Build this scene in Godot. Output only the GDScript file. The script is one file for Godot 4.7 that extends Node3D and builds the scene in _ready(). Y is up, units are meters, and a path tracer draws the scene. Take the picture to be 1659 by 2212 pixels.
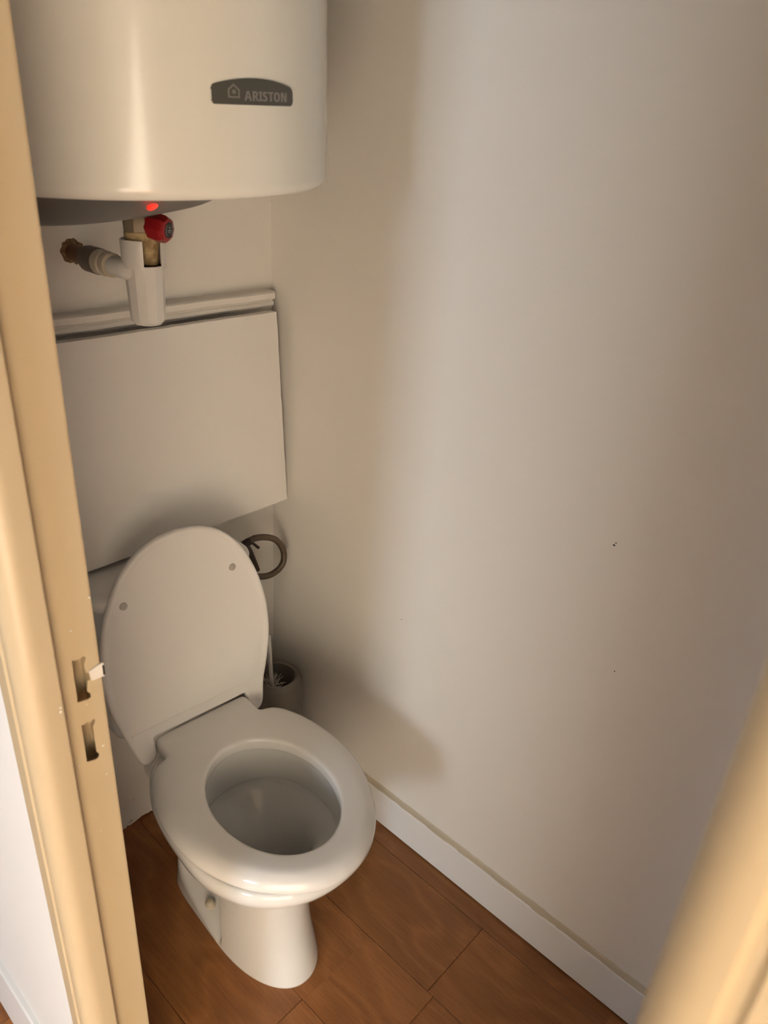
extends Node3D
# A narrow WC seen from the hall through a door in its left wall.
# World: x = 0 is the right wall, z = 0 the back wall, y = 0 the floor; metres.

const CEIL := 2.45
const WINDOW_ENERGY := 11.0
const WINDOW_2_ENERGY := 2.6
const SUN_ENERGY := 47.0
var M := {}
var rng := RandomNumberGenerator.new()


# ---------------------------------------------------------------- mesh builder
class G:
	var v := PackedVector3Array()
	var t := PackedInt32Array()

	func tri(a: int, b: int, c: int) -> void:
		t.append(a); t.append(b); t.append(c)

	func quad(a: int, b: int, c: int, d: int) -> void:
		tri(a, b, c); tri(a, c, d)

	func add(p: Vector3) -> int:
		v.append(p)
		return v.size() - 1

	# rows of points, joined to their neighbours; close joins the last point of a row to its first
	func rows(r: Array, close := true, loop := false) -> void:
		var n: int = r[0].size()
		var b := v.size()
		for row in r:
			v.append_array(row)
		var m: int = r.size()
		for i in (m if loop else m - 1):
			var i2 := (i + 1) % m
			for j in (n if close else n - 1):
				var k := (j + 1) % n
				quad(b + i * n + j, b + i * n + k, b + i2 * n + k, b + i2 * n + j)

	# flat cap over one row of points (any simple outline), seen in the plane given by two axes
	func cap(row: PackedVector3Array, ax: Vector3, ay: Vector3, flip := false) -> void:
		var p := PackedVector2Array()
		for q in row:
			p.append(Vector2(q.dot(ax), q.dot(ay)))
		var ids := Geometry2D.triangulate_polygon(p)
		var b := v.size()
		v.append_array(row)
		for i in range(0, ids.size(), 3):
			var a0 := p[ids[i]]
			var a1 := p[ids[i + 1]]
			var a2 := p[ids[i + 2]]
			var s := (a1 - a0).cross(a2 - a0) > 0.0
			if s != flip:
				tri(b + ids[i], b + ids[i + 1], b + ids[i + 2])
			else:
				tri(b + ids[i], b + ids[i + 2], b + ids[i + 1])

	func box(lo: Vector3, hi: Vector3, c := 0.0) -> void:
		# box with chamfered edges
		var e := minf(c, 0.49 * minf(hi.x - lo.x, minf(hi.y - lo.y, hi.z - lo.z)))
		var r := []
		for s in [[lo.y, e], [lo.y + e, 0.0], [hi.y - e, 0.0], [hi.y, e]]:
			var y: float = s[0]
			var k: float = s[1]
			var row := PackedVector3Array()
			var x0 := lo.x + k
			var x1 := hi.x - k
			var z0 := lo.z + k
			var z1 := hi.z - k
			if e <= 0.0:
				row.append(Vector3(x0, y, z1)); row.append(Vector3(x1, y, z1))
				row.append(Vector3(x1, y, z0)); row.append(Vector3(x0, y, z0))
				if r.size() == 0 or s[0] != r[r.size() - 1][0].y:
					r.append(row)
				continue
			row.append(Vector3(x0 + e, y, z1)); row.append(Vector3(x1 - e, y, z1))
			row.append(Vector3(x1, y, z1 - e)); row.append(Vector3(x1, y, z0 + e))
			row.append(Vector3(x1 - e, y, z0)); row.append(Vector3(x0 + e, y, z0))
			row.append(Vector3(x0, y, z0 + e)); row.append(Vector3(x0, y, z1 - e))
			r.append(row)
		rows(r)
		cap(r[0], Vector3.RIGHT, Vector3.BACK)
		cap(r[r.size() - 1], Vector3.RIGHT, Vector3.BACK, true)

	# profile = (radius, height) pairs, about the y axis at c
	func lathe(prof: Array, c := Vector3.ZERO, n := 48, a0 := 0.0, a1 := TAU) -> void:
		var whole := a1 - a0 > TAU - 0.001
		var r := []
		for p in prof:
			var row := PackedVector3Array()
			for i in (n if whole else n + 1):
				var a := a0 + (a1 - a0) * i / n
				row.append(c + Vector3(p[0] * sin(a), p[1], p[0] * cos(a)))
			r.append(row)
		rows(r, whole)

	func tube(path: Array, rad, n := 14, ends := true) -> void:
		var m := path.size()
		var r := []
		var nx := Vector3.ZERO
		for i in m:
			var d: Vector3 = (path[mini(i + 1, m - 1)] - path[maxi(i - 1, 0)]).normalized()
			if i == 0:
				nx = d.cross(Vector3.UP if absf(d.y) < 0.9 else Vector3.RIGHT).normalized()
			nx = (nx - d * nx.dot(d)).normalized()
			var ny := d.cross(nx)
			var row := PackedVector3Array()
			var q: float = rad if rad is float else rad[i]
			for j in n:
				var a := TAU * j / n
				row.append(path[i] + (nx * cos(a) + ny * sin(a)) * q)
			r.append(row)
		rows(r)
		if ends:
			for e in [0, m - 1]:
				var d: Vector3 = (path[1] - path[0] if e == 0 else path[m - 1] - path[m - 2]).normalized()
				var ax := d.cross(Vector3.UP if absf(d.y) < 0.9 else Vector3.RIGHT).normalized()
				cap(r[e], ax, d.cross(ax), e == 0)

	# polygon of (x, z) points pulled from y0 up to y1
	func prism(p: PackedVector2Array, y0: float, y1: float) -> void:
		var a := PackedVector3Array()
		var b := PackedVector3Array()
		for q in p:
			a.append(Vector3(q.x, y0, q.y))
			b.append(Vector3(q.x, y1, q.y))
		rows([a, b])
		cap(a, Vector3.RIGHT, Vector3.BACK)
		cap(b, Vector3.RIGHT, Vector3.BACK, true)

	# polygon of (x, y) points pulled from z0 to z1
	func slab(p: PackedVector2Array, z0: float, z1: float) -> void:
		var a := PackedVector3Array()
		var b := PackedVector3Array()
		for q in p:
			a.append(Vector3(q.x, q.y, z0))
			b.append(Vector3(q.x, q.y, z1))
		rows([b, a])
		cap(a, Vector3.RIGHT, Vector3.UP, true)
		cap(b, Vector3.RIGHT, Vector3.UP)

	func turned(x: Transform3D) -> void:
		for i in v.size():
			v[i] = x * v[i]

	# closed: outward side found from the signed volume
	func mesh(closed := true, crease := 38.0, uv := "") -> ArrayMesh:
		var nt := t.size() / 3
		if closed:
			var vol := 0.0
			for f in nt:
				vol += v[t[f * 3]].dot(v[t[f * 3 + 1]].cross(v[t[f * 3 + 2]]))
			if vol < 0.0:
				for f in nt:
					var q := t[f * 3 + 1]
					t[f * 3 + 1] = t[f * 3 + 2]
					t[f * 3 + 2] = q
		var ids := {}
		var w := PackedInt32Array()
		w.resize(v.size())
		for i in v.size():
			var key := Vector3i((v[i] * 40000.0).round())
			if not ids.has(key):
				ids[key] = ids.size()
			w[i] = ids[key]
		var at := []
		at.resize(ids.size())
		var fn := PackedVector3Array()
		var fa := PackedFloat32Array()
		for f in nt:
			var a := v[t[f * 3]]
			var nn := (v[t[f * 3 + 1]] - a).cross(v[t[f * 3 + 2]] - a)
			fa.append(nn.length())
			fn.append(nn.normalized())
			for k in 3:
				var q := w[t[f * 3 + k]]
				if at[q] == null:
					at[q] = PackedInt32Array()
				at[q].append(f)
		var lim := cos(deg_to_rad(crease))
		var P := PackedVector3Array()
		var N := PackedVector3Array()
		var U := PackedVector2Array()
		for f in nt:
			if fa[f] < 1e-12:
				continue
			for k in [0, 2, 1]:
				var i := t[f * 3 + k]
				var s := Vector3.ZERO
				for o in at[w[i]]:
					if fn[o].dot(fn[f]) > lim:
						s += fn[o] * fa[o]
				P.append(v[i])
				N.append(s.normalized() if s.length() > 1e-12 else fn[f])
				if uv == "xz":
					U.append(Vector2(v[i].x, v[i].z))
				elif uv == "yz":
					U.append(Vector2(v[i].y, v[i].z))
				elif uv == "xy":
					U.append(Vector2(v[i].x, v[i].y))
		var A := []
		A.resize(Mesh.ARRAY_MAX)
		A[Mesh.ARRAY_VERTEX] = P
		A[Mesh.ARRAY_NORMAL] = N
		if uv:
			A[Mesh.ARRAY_TEX_UV] = U
		var m := ArrayMesh.new()
		m.add_surface_from_arrays(Mesh.PRIMITIVE_TRIANGLES, A)
		return m


# ---------------------------------------------------------------- scene helpers
func put(called: String, g: G, m: Material, parent: Node = self, closed := true, crease := 38.0, uv := "") -> MeshInstance3D:
	var o := MeshInstance3D.new()
	o.name = called
	o.mesh = g.mesh(closed, crease, uv)
	o.material_override = null
	o.mesh.surface_set_material(0, m)
	parent.add_child(o, true)
	return o


func thing(called: String, label: String, category: String, at := Vector3.ZERO, turn := 0.0) -> Node3D:
	var o := Node3D.new()
	o.name = called
	add_child(o, true)
	o.position = at
	o.rotation.y = turn
	o.set_meta("label", label)
	o.set_meta("category", category)
	return o


func structure(o: Node, label: String, category := "") -> Node:
	o.set_meta("kind", "structure")
	o.set_meta("label", label)
	if category:
		o.set_meta("category", category)
	return o


func group_node(called: String) -> Node3D:
	var o := Node3D.new()
	o.name = called
	add_child(o, true)
	return o


func lin(r: float, g: float, b: float) -> Color:
	return Color(r, g, b).linear_to_srgb()


func mat(called: String, c: Color, rough: float, metal := 0.0, spec := 0.5) -> StandardMaterial3D:
	var m := StandardMaterial3D.new()
	m.resource_name = called
	m.albedo_color = c
	m.roughness = rough
	m.metallic = metal
	m.metallic_specular = spec
	M[called] = m
	return m


func noise_tex(seed_: int, freq: float, size := 512, octaves := 3, normal := 0.0, ramp: Gradient = null) -> NoiseTexture2D:
	var n := FastNoiseLite.new()
	n.noise_type = FastNoiseLite.TYPE_SIMPLEX_SMOOTH
	n.seed = seed_
	n.frequency = freq
	n.fractal_octaves = octaves
	var x := NoiseTexture2D.new()
	x.width = size
	x.height = size
	x.seamless = true
	x.noise = n
	if normal > 0.0:
		x.as_normal_map = true
		x.bump_strength = normal
	if ramp:
		x.color_ramp = ramp
	return x


func bumpy(m: StandardMaterial3D, tex: Texture2D, scale_: float, amount: float) -> void:
	m.normal_enabled = true
	m.normal_texture = tex
	m.normal_scale = amount
	m.uv1_triplanar = true
	m.uv1_world_triplanar = true
	m.uv1_scale = Vector3.ONE * scale_


func tint(m: StandardMaterial3D, seed_: int, freq: float, lo: Color, hi: Color) -> void:
	var gr := Gradient.new()
	gr.set_color(0, lo)
	gr.set_color(1, hi)
	m.albedo_texture = noise_tex(seed_, freq, 512, 4, 0.0, gr)
	m.albedo_color = Color.WHITE


func smooth_path(p: Array, per := 8) -> Array:
	var out := []
	for i in p.size() - 1:
		var a = p[maxi(i - 1, 0)]
		var b = p[i]
		var c = p[i + 1]
		var d = p[mini(i + 2, p.size() - 1)]
		for k in per:
			var s := float(k) / per
			out.append(b.cubic_interpolate(c, a, d, s))
	out.append(p[p.size() - 1])
	return out


# ---------------------------------------------------------------- the scene
func _ready() -> void:
	rng.seed = 7
	camera_and_light()
	materials()
	shell()

	door_frame()
	back_wall_fittings()
	water_heater()
	safety_group()
	toilet()
	hose()
	brush()


func camera_and_light() -> void:
	var cam := Camera3D.new()
	cam.name = "camera"
	add_child(cam)
	cam.keep_aspect = Camera3D.KEEP_HEIGHT
	var right := Vector3(0.67913583, 0.06089762, 0.73148206)
	var up := Vector3(0.29321849, 0.89107604, -0.34641942)
	cam.transform = Transform3D(Basis(right, up, right.cross(up)).orthonormalized(), Vector3(-1.011, 1.5, 1.2285))
	var lens := CameraAttributesPhysical.new()
	lens.frustum_focal_length = 17.585
	lens.frustum_focus_distance = 1.75
	lens.frustum_near = 0.02
	lens.frustum_far = 60.0
	lens.exposure_aperture = 6.0
	cam.attributes = lens
	cam.fov = 68.62
	cam.near = 0.02
	cam.far = 60.0
	cam.current = true

	var e := Environment.new()
	e.background_mode = Environment.BG_SKY
	var sky := Sky.new()
	var sm := ProceduralSkyMaterial.new()
	sm.sky_top_color = Color(0.45, 0.62, 0.9)
	sm.sky_horizon_color = Color(0.8, 0.87, 0.95)
	sm.ground_bottom_color = Color(0.35, 0.33, 0.3)
	sm.ground_horizon_color = Color(0.7, 0.72, 0.74)
	sky.sky_material = sm
	e.sky = sky
	e.tonemap_mode = Environment.TONE_MAPPER_LINEAR
	e.tonemap_exposure = 0.69
	e.sdfgi_enabled = true
	e.ssao_enabled = true
	e.ssil_enabled = true
	var we := WorldEnvironment.new()
	we.name = "world_environment"
	we.environment = e
	add_child(we)

	# sun through the glazed door at the end of the hall, onto the hall floor
	var sun := DirectionalLight3D.new()
	sun.name = "sun"
	add_child(sun)
	sun.look_at_from_position(Vector3.ZERO, Vector3(-0.30, -0.52, -0.80), Vector3.UP)
	sun.light_color = Color(1.0, 0.95, 0.86)
	sun.light_energy = SUN_ENERGY
	sun.light_angular_distance = 0.6
	sun.shadow_enabled = true
	# daylight at the two windows of the room beyond the hall, and at the glazed door
	window_light("window_light", Vector3(-4.57, 1.70, 1.845), Vector2(0.80, 0.90), -PI / 2.0, WINDOW_ENERGY)
	window_light("window_light_001", Vector3(-4.57, 1.55, -1.40), Vector2(0.86, 1.20), -PI / 2.0, WINDOW_2_ENERGY)


func window_light(called: String, at: Vector3, size: Vector2, turn: float, energy: float) -> void:
	var l := AreaLight3D.new()
	l.name = called
	add_child(l, true)
	l.position = at
	l.rotation.y = turn
	l.area_size = size
	l.light_color = Color(0.88, 0.94, 1.0)
	l.light_energy = energy
	l.area_range = 20.0
	l.shadow_enabled = true


func materials() -> void:
	var m := mat("wall_paint", lin(0.86, 0.82, 0.76), 0.62)
	bumpy(m, noise_tex(3, 0.02, 512, 4, 3.0), 3.0, 0.2)
	m = mat("plaster_core", lin(0.10, 0.08, 0.06), 0.95)
	m = mat("panel_paint", lin(0.86, 0.83, 0.79), 0.5)
	bumpy(m, noise_tex(9, 0.01, 512, 3, 2.0), 2.0, 0.2)
	m = mat("hall_paint", lin(0.86, 0.84, 0.81), 0.7)
	bumpy(m, noise_tex(5, 0.02, 512, 4, 2.0), 3.0, 0.2)
	m = mat("ochre_paint", lin(0.72, 0.50, 0.27), 0.7)
	m = mat("frame_paint", lin(0.575, 0.46, 0.29), 0.34)
	bumpy(m, noise_tex(11, 0.008, 512, 3, 2.0), 3.0, 0.22)
	mat("bare_chip", lin(0.82, 0.76, 0.66), 0.5)
	mat("skirting_paint", lin(0.86, 0.85, 0.83), 0.45)
	m = mat("caulk", lin(0.58, 0.50, 0.38), 0.7)
	mat("enamel", lin(0.84, 0.83, 0.77), 0.13)
	m = mat("grey_plastic", lin(0.115, 0.108, 0.10), 0.42)
	mat("badge_plastic", lin(0.085, 0.085, 0.075), 0.4)
	mat("badge_print", lin(0.24, 0.23, 0.215), 0.5)
	mat("porcelain", lin(0.80, 0.785, 0.75), 0.07)
	mat("seat_plastic", lin(0.84, 0.81, 0.77), 0.17)
	mat("rubber_bumper", lin(0.46, 0.43, 0.38), 0.5)
	mat("white_pvc", lin(0.78, 0.76, 0.72), 0.35)
	mat("yellowed_pvc", lin(0.62, 0.55, 0.42), 0.4)
	m = mat("valve_brass", lin(0.3, 0.25, 0.18), 0.55, 0.6)
	m = mat("limescale", lin(0.62, 0.52, 0.33), 0.85)
	tint(m, 21, 0.012, Color(0.52, 0.43, 0.29), Color(0.84, 0.76, 0.58))
	m.uv1_triplanar = true
	m.uv1_scale = Vector3.ONE * 12.0
	mat("red_knob", lin(0.30, 0.008, 0.012), 0.3)
	mat("black_cap", lin(0.018, 0.018, 0.02), 0.35)
	mat("cap_print", lin(0.3, 0.3, 0.3), 0.5)
	m = mat("old_copper", lin(0.16, 0.085, 0.04), 0.5, 0.5)
	m = mat("rust_filler", lin(0.3, 0.2, 0.1), 0.95)
	tint(m, 22, 0.02, Color(0.33, 0.24, 0.15), Color(0.68, 0.57, 0.43))
	m.uv1_triplanar = true
	m.uv1_scale = Vector3.ONE * 14.0
	mat("grey_coupling", lin(0.16, 0.135, 0.11), 0.5, 0.3)
	m = mat("braided_steel", lin(0.15, 0.115, 0.085), 0.42, 0.7)
	bumpy(m, noise_tex(31, 0.09, 256, 1, 6.0), 60.0, 0.9)
	mat("dark_fitting", lin(0.05, 0.038, 0.028), 0.5, 0.4)
	mat("holder_plastic", lin(0.27, 0.25, 0.21), 0.28)
	mat("bristle", lin(0.72, 0.68, 0.62), 0.6)
	mat("dirt", lin(0.03, 0.022, 0.016), 0.95)
	mat("steel", lin(0.5, 0.48, 0.44), 0.35, 0.9)
	m = mat("indicator_red", lin(0.6, 0.02, 0.01), 0.3)
	m.emission_enabled = true
	m.emission = Color(1.0, 0.1, 0.04)
	m.emission_energy_multiplier = 2.5
	m = mat("glass", Color(0.95, 0.97, 0.97, 0.06), 0.03)
	m.transparency = BaseMaterial3D.TRANSPARENCY_ALPHA
	m = mat("water", Color(0.9, 0.95, 0.93, 0.12), 0.02)
	m.refraction_enabled = true
	m.refraction_scale = 0.033
	mat("ceiling_paint", lin(0.86, 0.85, 0.83), 0.8)
	wood()


func wood() -> void:
	# oak print of the laminate: 4 strips side by side along u, grain along v
	var w := 512
	var h := 2048
	var img := Image.create(w, h, false, Image.FORMAT_RGB8)
	var a := FastNoiseLite.new()
	a.noise_type = FastNoiseLite.TYPE_SIMPLEX_SMOOTH
	a.seed = 41
	a.frequency = 1.0
	a.fractal_octaves = 3
	var lo := Color(0.50, 0.308, 0.155)
	var hi := Color(0.68, 0.445, 0.25)
	for y in h:
		for x in w:
			var strip := float(x / 128)
			var u := float(x % 128) / 128.0
			var vv := float(y) / h
			var warp := a.get_noise_2d(u * 0.7 + strip * 9.0, vv * 2.2 + strip * 5.0)
			var rings := absf(fposmod(u * 2.2 + warp * 2.6, 1.0) - 0.5) * 2.0
			var fine := a.get_noise_2d(u * 26.0 + strip * 31.0, vv * 5.0)
			var pore := a.get_noise_2d(u * 70.0 + 77.0, vv * 16.0 + strip * 3.0)
			var k := 0.5 + 0.34 * (pow(rings, 1.6) - 0.4) + 0.20 * fine + 0.30 * warp
			k += [0.0, 0.06, -0.05, 0.02][int(strip)]
			var c := lo.lerp(hi, clampf(k, 0.0, 1.0))
			if pore > 0.34:
				c = c.darkened(0.07)
			img.set_pixel(x, y, c)
	var tex := ImageTexture.create_from_image(img)
	for i in 4:
		var m := mat("oak_%d" % i, Color.WHITE, 0.42)
		m.albedo_texture = tex
		m.uv1_scale = Vector3(0.25 / 0.1835, 1.0 / 1.3, 1.0)
		m.uv1_offset = Vector3(0.25 * i + 0.002, 0.21 * i, 0.0)


func shell() -> void:
	# floor of laminate planks, 18.3 cm wide, running towards the back wall
	var floor_ := group_node("floor")
	structure(floor_, "brown oak laminate floor boards")
	var g := G.new()
	g.box(Vector3(-4.8, -0.1, -2.0), Vector3(0.12, -0.0085, 3.3))
	put("underlay", g, M.plaster_core, floor_)
	var first := {-4: 0.588, -3: 0.765}
	for k in range(-26, 1):
		var x0 := -0.235 + 0.1835 * (k + 2) - 0.1835
		var x1 := minf(x0 + 0.1835, -0.0)
		if x0 > -0.02:
			continue
		x0 = maxf(x0, -4.7)
		var col := k + 26
		var z := -1.9 - fposmod(col * 0.47, 1.2)
		if absf(x0 + 0.602) < 0.02:
			z = 0.588 - 3.6
		elif absf(x0 + 0.4185) < 0.02:
			z = 0.765 - 3.6
		while z < 3.2:
			var a := maxf(z, -1.9)
			var b := minf(z + 1.2, 3.2)
			if b - a > 0.02:
				# the same board starts at its own origin, so that the print repeats from its left edge
				g = G.new()
				g.box(Vector3(0.0003, -0.0085, 0.0003), Vector3(x1 - x0 - 0.0003, 0.0, b - a - 0.0003), 0.0009)
				var o := put("plank", g, M["oak_%d" % rng.randi_range(0, 3)], floor_, true, 38.0, "xz")
				o.position = Vector3(x0, 0, a)
			z += 1.2

	# back wall: a dark core and a plaster coat that is ragged above the floor
	var wb := group_node("wall_back")
	structure(wb, "off-white painted back wall behind the toilet")
	g = G.new()
	g.box(Vector3(-0.75, 0, -0.12), Vector3(0.0, CEIL, -0.014))
	put("masonry", g, M.plaster_core, wb)
	var p := PackedVector2Array()
	p.append(Vector2(0.0, CEIL))
	p.append(Vector2(-0.745, CEIL))
	p.append(Vector2(-0.745, 0.0))
	p.append(Vector2(-0.449, 0.0))
	p.append(Vector2(-0.448, 0.005))
	var x := -0.442
	while x < -0.30:
		p.append(Vector2(x, maxf(0.0, 0.0022 + 0.003 * sin(x * 61.0 + 1.0) + rng.randf_range(-0.0016, 0.0016))))
		x += 0.004
	p.append(Vector2(-0.295, 0.0))
	p.append(Vector2(0.0, 0.0))
	g = G.new()
	g.slab(p, -0.014, 0.0)
	put("plaster_coat", g, M.wall_paint, wb)
	for s in [Vector2(-0.4365, 0.0135), Vector2(-0.441, 0.0105), Vector2(-0.431, 0.0125), Vector2(-0.4085, 0.0065), Vector2(-0.424, 0.072)]:
		speck("dirt_speck", Vector3(s.x, s.y, 0.0), 2, rng.randf_range(0.0008, 0.0019), wb, M.dirt)

	# right wall with a skirting board and old caulk
	var wr := group_node("wall_right")
	structure(wr, "off-white painted wall on the right of the toilet")
	g = G.new()
	g.box(Vector3(0, 0, -0.12), Vector3(0.12, CEIL, 1.45))
	put("plaster_coat", g, M.wall_paint, wr)
	speck("nail_hole", Vector3(0, 0.952, 0.824), 0, 0.0022, wr, M.dirt)
	speck("nail_hole", Vector3(0, 0.957, 0.826), 0, 0.0014, wr, M.dirt)
	speck("nail_hole", Vector3(0, 0.735, 0.872), 0, 0.0014, wr, M.dirt)
	speck("nail_hole", Vector3(0, 0.60, 0.415), 0, 0.0010, wr, M.dirt)
	g = G.new()
	g.box(Vector3(-0.011, 0.003, 0.0), Vector3(0.0, 0.104, 1.32), 0.002)
	var sk := put("baseboard_right", g, M.skirting_paint)
	structure(sk, "white painted baseboard along the right wall")
	g = G.new()
	var rr := []
	var n := FastNoiseLite.new()
	n.seed = 5
	n.frequency = 22.0
	for i in 133:
		var z := 0.0 + i * 0.01
		var w := 0.0060 + 0.0016 * n.get_noise_1d(z)
		var hh := 0.0065 + 0.0022 * n.get_noise_1d(z + 50.0)
		var row := PackedVector3Array()
		row.append(Vector3(0, 0.103, z)); row.append(Vector3(-w - 0.0035, 0.103, z))
		row.append(Vector3(-w - 0.003, 0.1055, z)); row.append(Vector3(-w * 0.5, 0.104 + hh * 0.6, z))
		row.append(Vector3(-0.0006, 0.104 + hh + 0.002, z)); row.append(Vector3(0, 0.104 + hh + 0.002, z))
		rr.append(row)
	g.rows(rr)
	put("caulk_bead", g, M.caulk, sk)

	# left wall with the door opening; its outer face is the hall wall
	g = G.new()
	g.box(Vector3(-0.812, 0, -2.0), Vector3(-0.745, CEIL, 0.585))
	g.box(Vector3(-0.812, 0, 1.245), Vector3(-0.745, CEIL, 3.3))
	g.box(Vector3(-0.812, 2.07, 0.585), Vector3(-0.745, CEIL, 1.245))
	structure(put("wall_left", g, M.hall_paint), "white hall wall left of the door frame")
	g = G.new()
	g.box(Vector3(-0.822, 0.001, -1.9), Vector3(-0.804, 0.165, 0.574), 0.003)
	structure(put("baseboard_hall", g, M.skirting_paint), "white baseboard along the hall wall left of the door")
	g = G.new()
	g.box(Vector3(-0.745, 0, 1.33), Vector3(0.0, CEIL, 1.45))
	structure(put("wall_front", g, M.wall_paint), "wall of the toilet room opposite the toilet, out of view")
	g = G.new()
	g.box(Vector3(-4.8, CEIL, -2.0), Vector3(0.12, CEIL + 0.1, 3.3))
	structure(put("ceiling", g, M.ceiling_paint), "white ceiling")

	# the hall: a wide doorway across from the WC, a glazed door at its end where the sun comes in;
	# beyond the doorway a room with two windows
	g = G.new()
	g.box(Vector3(-1.85, 0, -1.9), Vector3(-1.75, CEIL, 0.05))
	g.box(Vector3(-1.85, 0, 1.115), Vector3(-1.75, CEIL, 3.2))
	g.box(Vector3(-1.85, 2.10, 0.05), Vector3(-1.75, CEIL, 1.115))
	structure(put("wall_hall_far", g, M.hall_paint), "white hall wall with a wide doorway across from the toilet door")
	g = G.new()
	g.box(Vector3(-4.7, 0, -2.0), Vector3(-0.745, CEIL, -1.9))
	structure(put("wall_hall_end", g, M.hall_paint), "white end wall of the hall and the room")
	var ge := [-1.66, -1.00, 0.08, 2.10]
	g = G.new()
	g.box(Vector3(-4.7, 0, 3.2), Vector3(ge[0], CEIL, 3.3))
	g.box(Vector3(ge[1], 0, 3.2), Vector3(-0.745, CEIL, 3.3))
	g.box(Vector3(ge[0], 0, 3.2), Vector3(ge[1], ge[2], 3.3))
	g.box(Vector3(ge[0], ge[3], 3.2), Vector3(ge[1], CEIL, 3.3))
	structure(put("wall_hall_near", g, M.hall_paint), "white wall of the hall behind the viewer")
	var win := [[1.40, 2.29, 1.20, 2.20], [-1.87, -0.93, 0.90, 2.20]]
	g = G.new()
	g.box(Vector3(-4.7, 0, -1.9), Vector3(-4.6, CEIL, -1.87))
	g.box(Vector3(-4.7, 0, -0.93), Vector3(-4.6, CEIL, 1.40))
	g.box(Vector3(-4.7, 0, 2.29), Vector3(-4.6, CEIL, 3.2))
	for w in win:
		g.box(Vector3(-4.7, 0, w[0]), Vector3(-4.6, w[2], w[1]))
		g.box(Vector3(-4.7, w[3], w[0]), Vector3(-4.6, CEIL, w[1]))
	structure(put("wall_room_far", g, M.hall_paint), "white window wall of the room beyond the hall")
	for i in 2:
		var w = win[i]
		var o := group_node("window_%d" % (i + 1))
		structure(o, "white framed window of the room beyond the hall")
		g = G.new()
		for q in [[w[0], w[0] + 0.05], [w[1] - 0.05, w[1]]]:
			g.box(Vector3(-4.68, w[2], q[0]), Vector3(-4.63, w[3], q[1]), 0.004)
		for q in [[w[2], w[2] + 0.05], [w[3] - 0.05, w[3]]]:
			g.box(Vector3(-4.68, q[0], w[0] + 0.05), Vector3(-4.63, q[1], w[1] - 0.05), 0.004)
		put("window_frame", g, M.skirting_paint, o)
		g = G.new()
		g.box(Vector3(-4.658, w[2] + 0.05, w[0] + 0.05), Vector3(-4.654, w[3] - 0.05, w[1] - 0.05))
		put("pane", g, M.glass, o)
	var gd := group_node("door_2")
	structure(gd, "glazed door at the end of the hall")
	g = G.new()
	for q in [[ge[0], ge[0] + 0.05], [ge[1] - 0.05, ge[1]]]:
		g.box(Vector3(q[0], ge[2], 3.23), Vector3(q[1], ge[3], 3.28), 0.004)
	for q in [[ge[2], ge[2] + 0.07], [ge[3] - 0.05, ge[3]]]:
		g.box(Vector3(ge[0] + 0.05, q[0], 3.23), Vector3(ge[1] - 0.05, q[1], 3.28), 0.004)
	put("door_leaf", g, M.skirting_paint, gd)
	g = G.new()
	g.box(Vector3(ge[0] + 0.05, ge[2] + 0.07, 3.253), Vector3(ge[1] - 0.05, ge[3] - 0.05, 3.257))
	put("pane", g, M.glass, gd)


# small irregular flake on a surface; axis 0: on x = const facing -x, 2: on z = const facing +z
func speck(called: String, at: Vector3, axis: int, r: float, parent: Node, m: Material) -> void:
	var g := G.new()
	var a := PackedVector3Array()
	var b := PackedVector3Array()
	for i in 9:
		var q := TAU * i / 9.0
		var rad := r * rng.randf_range(0.6, 1.25)
		var d := Vector3(0, sin(q) * rad, cos(q) * rad) if axis == 0 else Vector3(cos(q) * rad, sin(q) * rad, 0)
		var up := Vector3(-0.0007, 0, 0) if axis == 0 else Vector3(0, 0, 0.0007)
		a.append(d - up)
		b.append(d * 0.8 + up)
	g.rows([a, b])
	if axis == 0:
		g.cap(b, Vector3.BACK, Vector3.UP, true)
	else:
		g.cap(b, Vector3.RIGHT, Vector3.UP)
	var o := put(called, g, m, parent, false)
	o.position = at


# ---------------------------------------------------------------- door frame
func jamb_profile(mirror: float, notch := false) -> PackedVector2Array:
	# seen from above, at the strike side: WC to the right, hall to the left
	var p := PackedVector2Array()
	p.append(Vector2(-0.7354, 0.575))
	p.append(Vector2(-0.7354, 0.6135))
	p.append(Vector2(-0.7362, 0.6161))
	p.append(Vector2(-0.7389, 0.617))
	if notch:
		p.append(Vector2(-0.745, 0.617))
		p.append(Vector2(-0.745, 0.592))
		p.append(Vector2(-0.772, 0.592))
		p.append(Vector2(-0.772, 0.617))
	p.append(Vector2(-0.783, 0.617))
	p.append(Vector2(-0.783, 0.6265))
	p.append(Vector2(-0.7838, 0.6283))
	p.append(Vector2(-0.7855, 0.629))
	p.append(Vector2(-0.799, 0.629))
	for i in 9:
		var a := (PI / 2.0) * i / 8.0
		p.append(Vector2(-0.801 - 0.0195 * sin(a), 0.6095 + 0.0195 * cos(a)))
	p.append(Vector2(-0.8205, 0.606))
	p.append(Vector2(-0.8178, 0.6035))
	p.append(Vector2(-0.8178, 0.5995))
	p.append(Vector2(-0.8205, 0.597))
	p.append(Vector2(-0.8205, 0.577))
	p.append(Vector2(-0.819, 0.5755))
	p.append(Vector2(-0.812, 0.575))
	if mirror > 0.0:
		for i in p.size():
			p[i] = Vector2(p[i].x, mirror - p[i].y)
	return p


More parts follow.
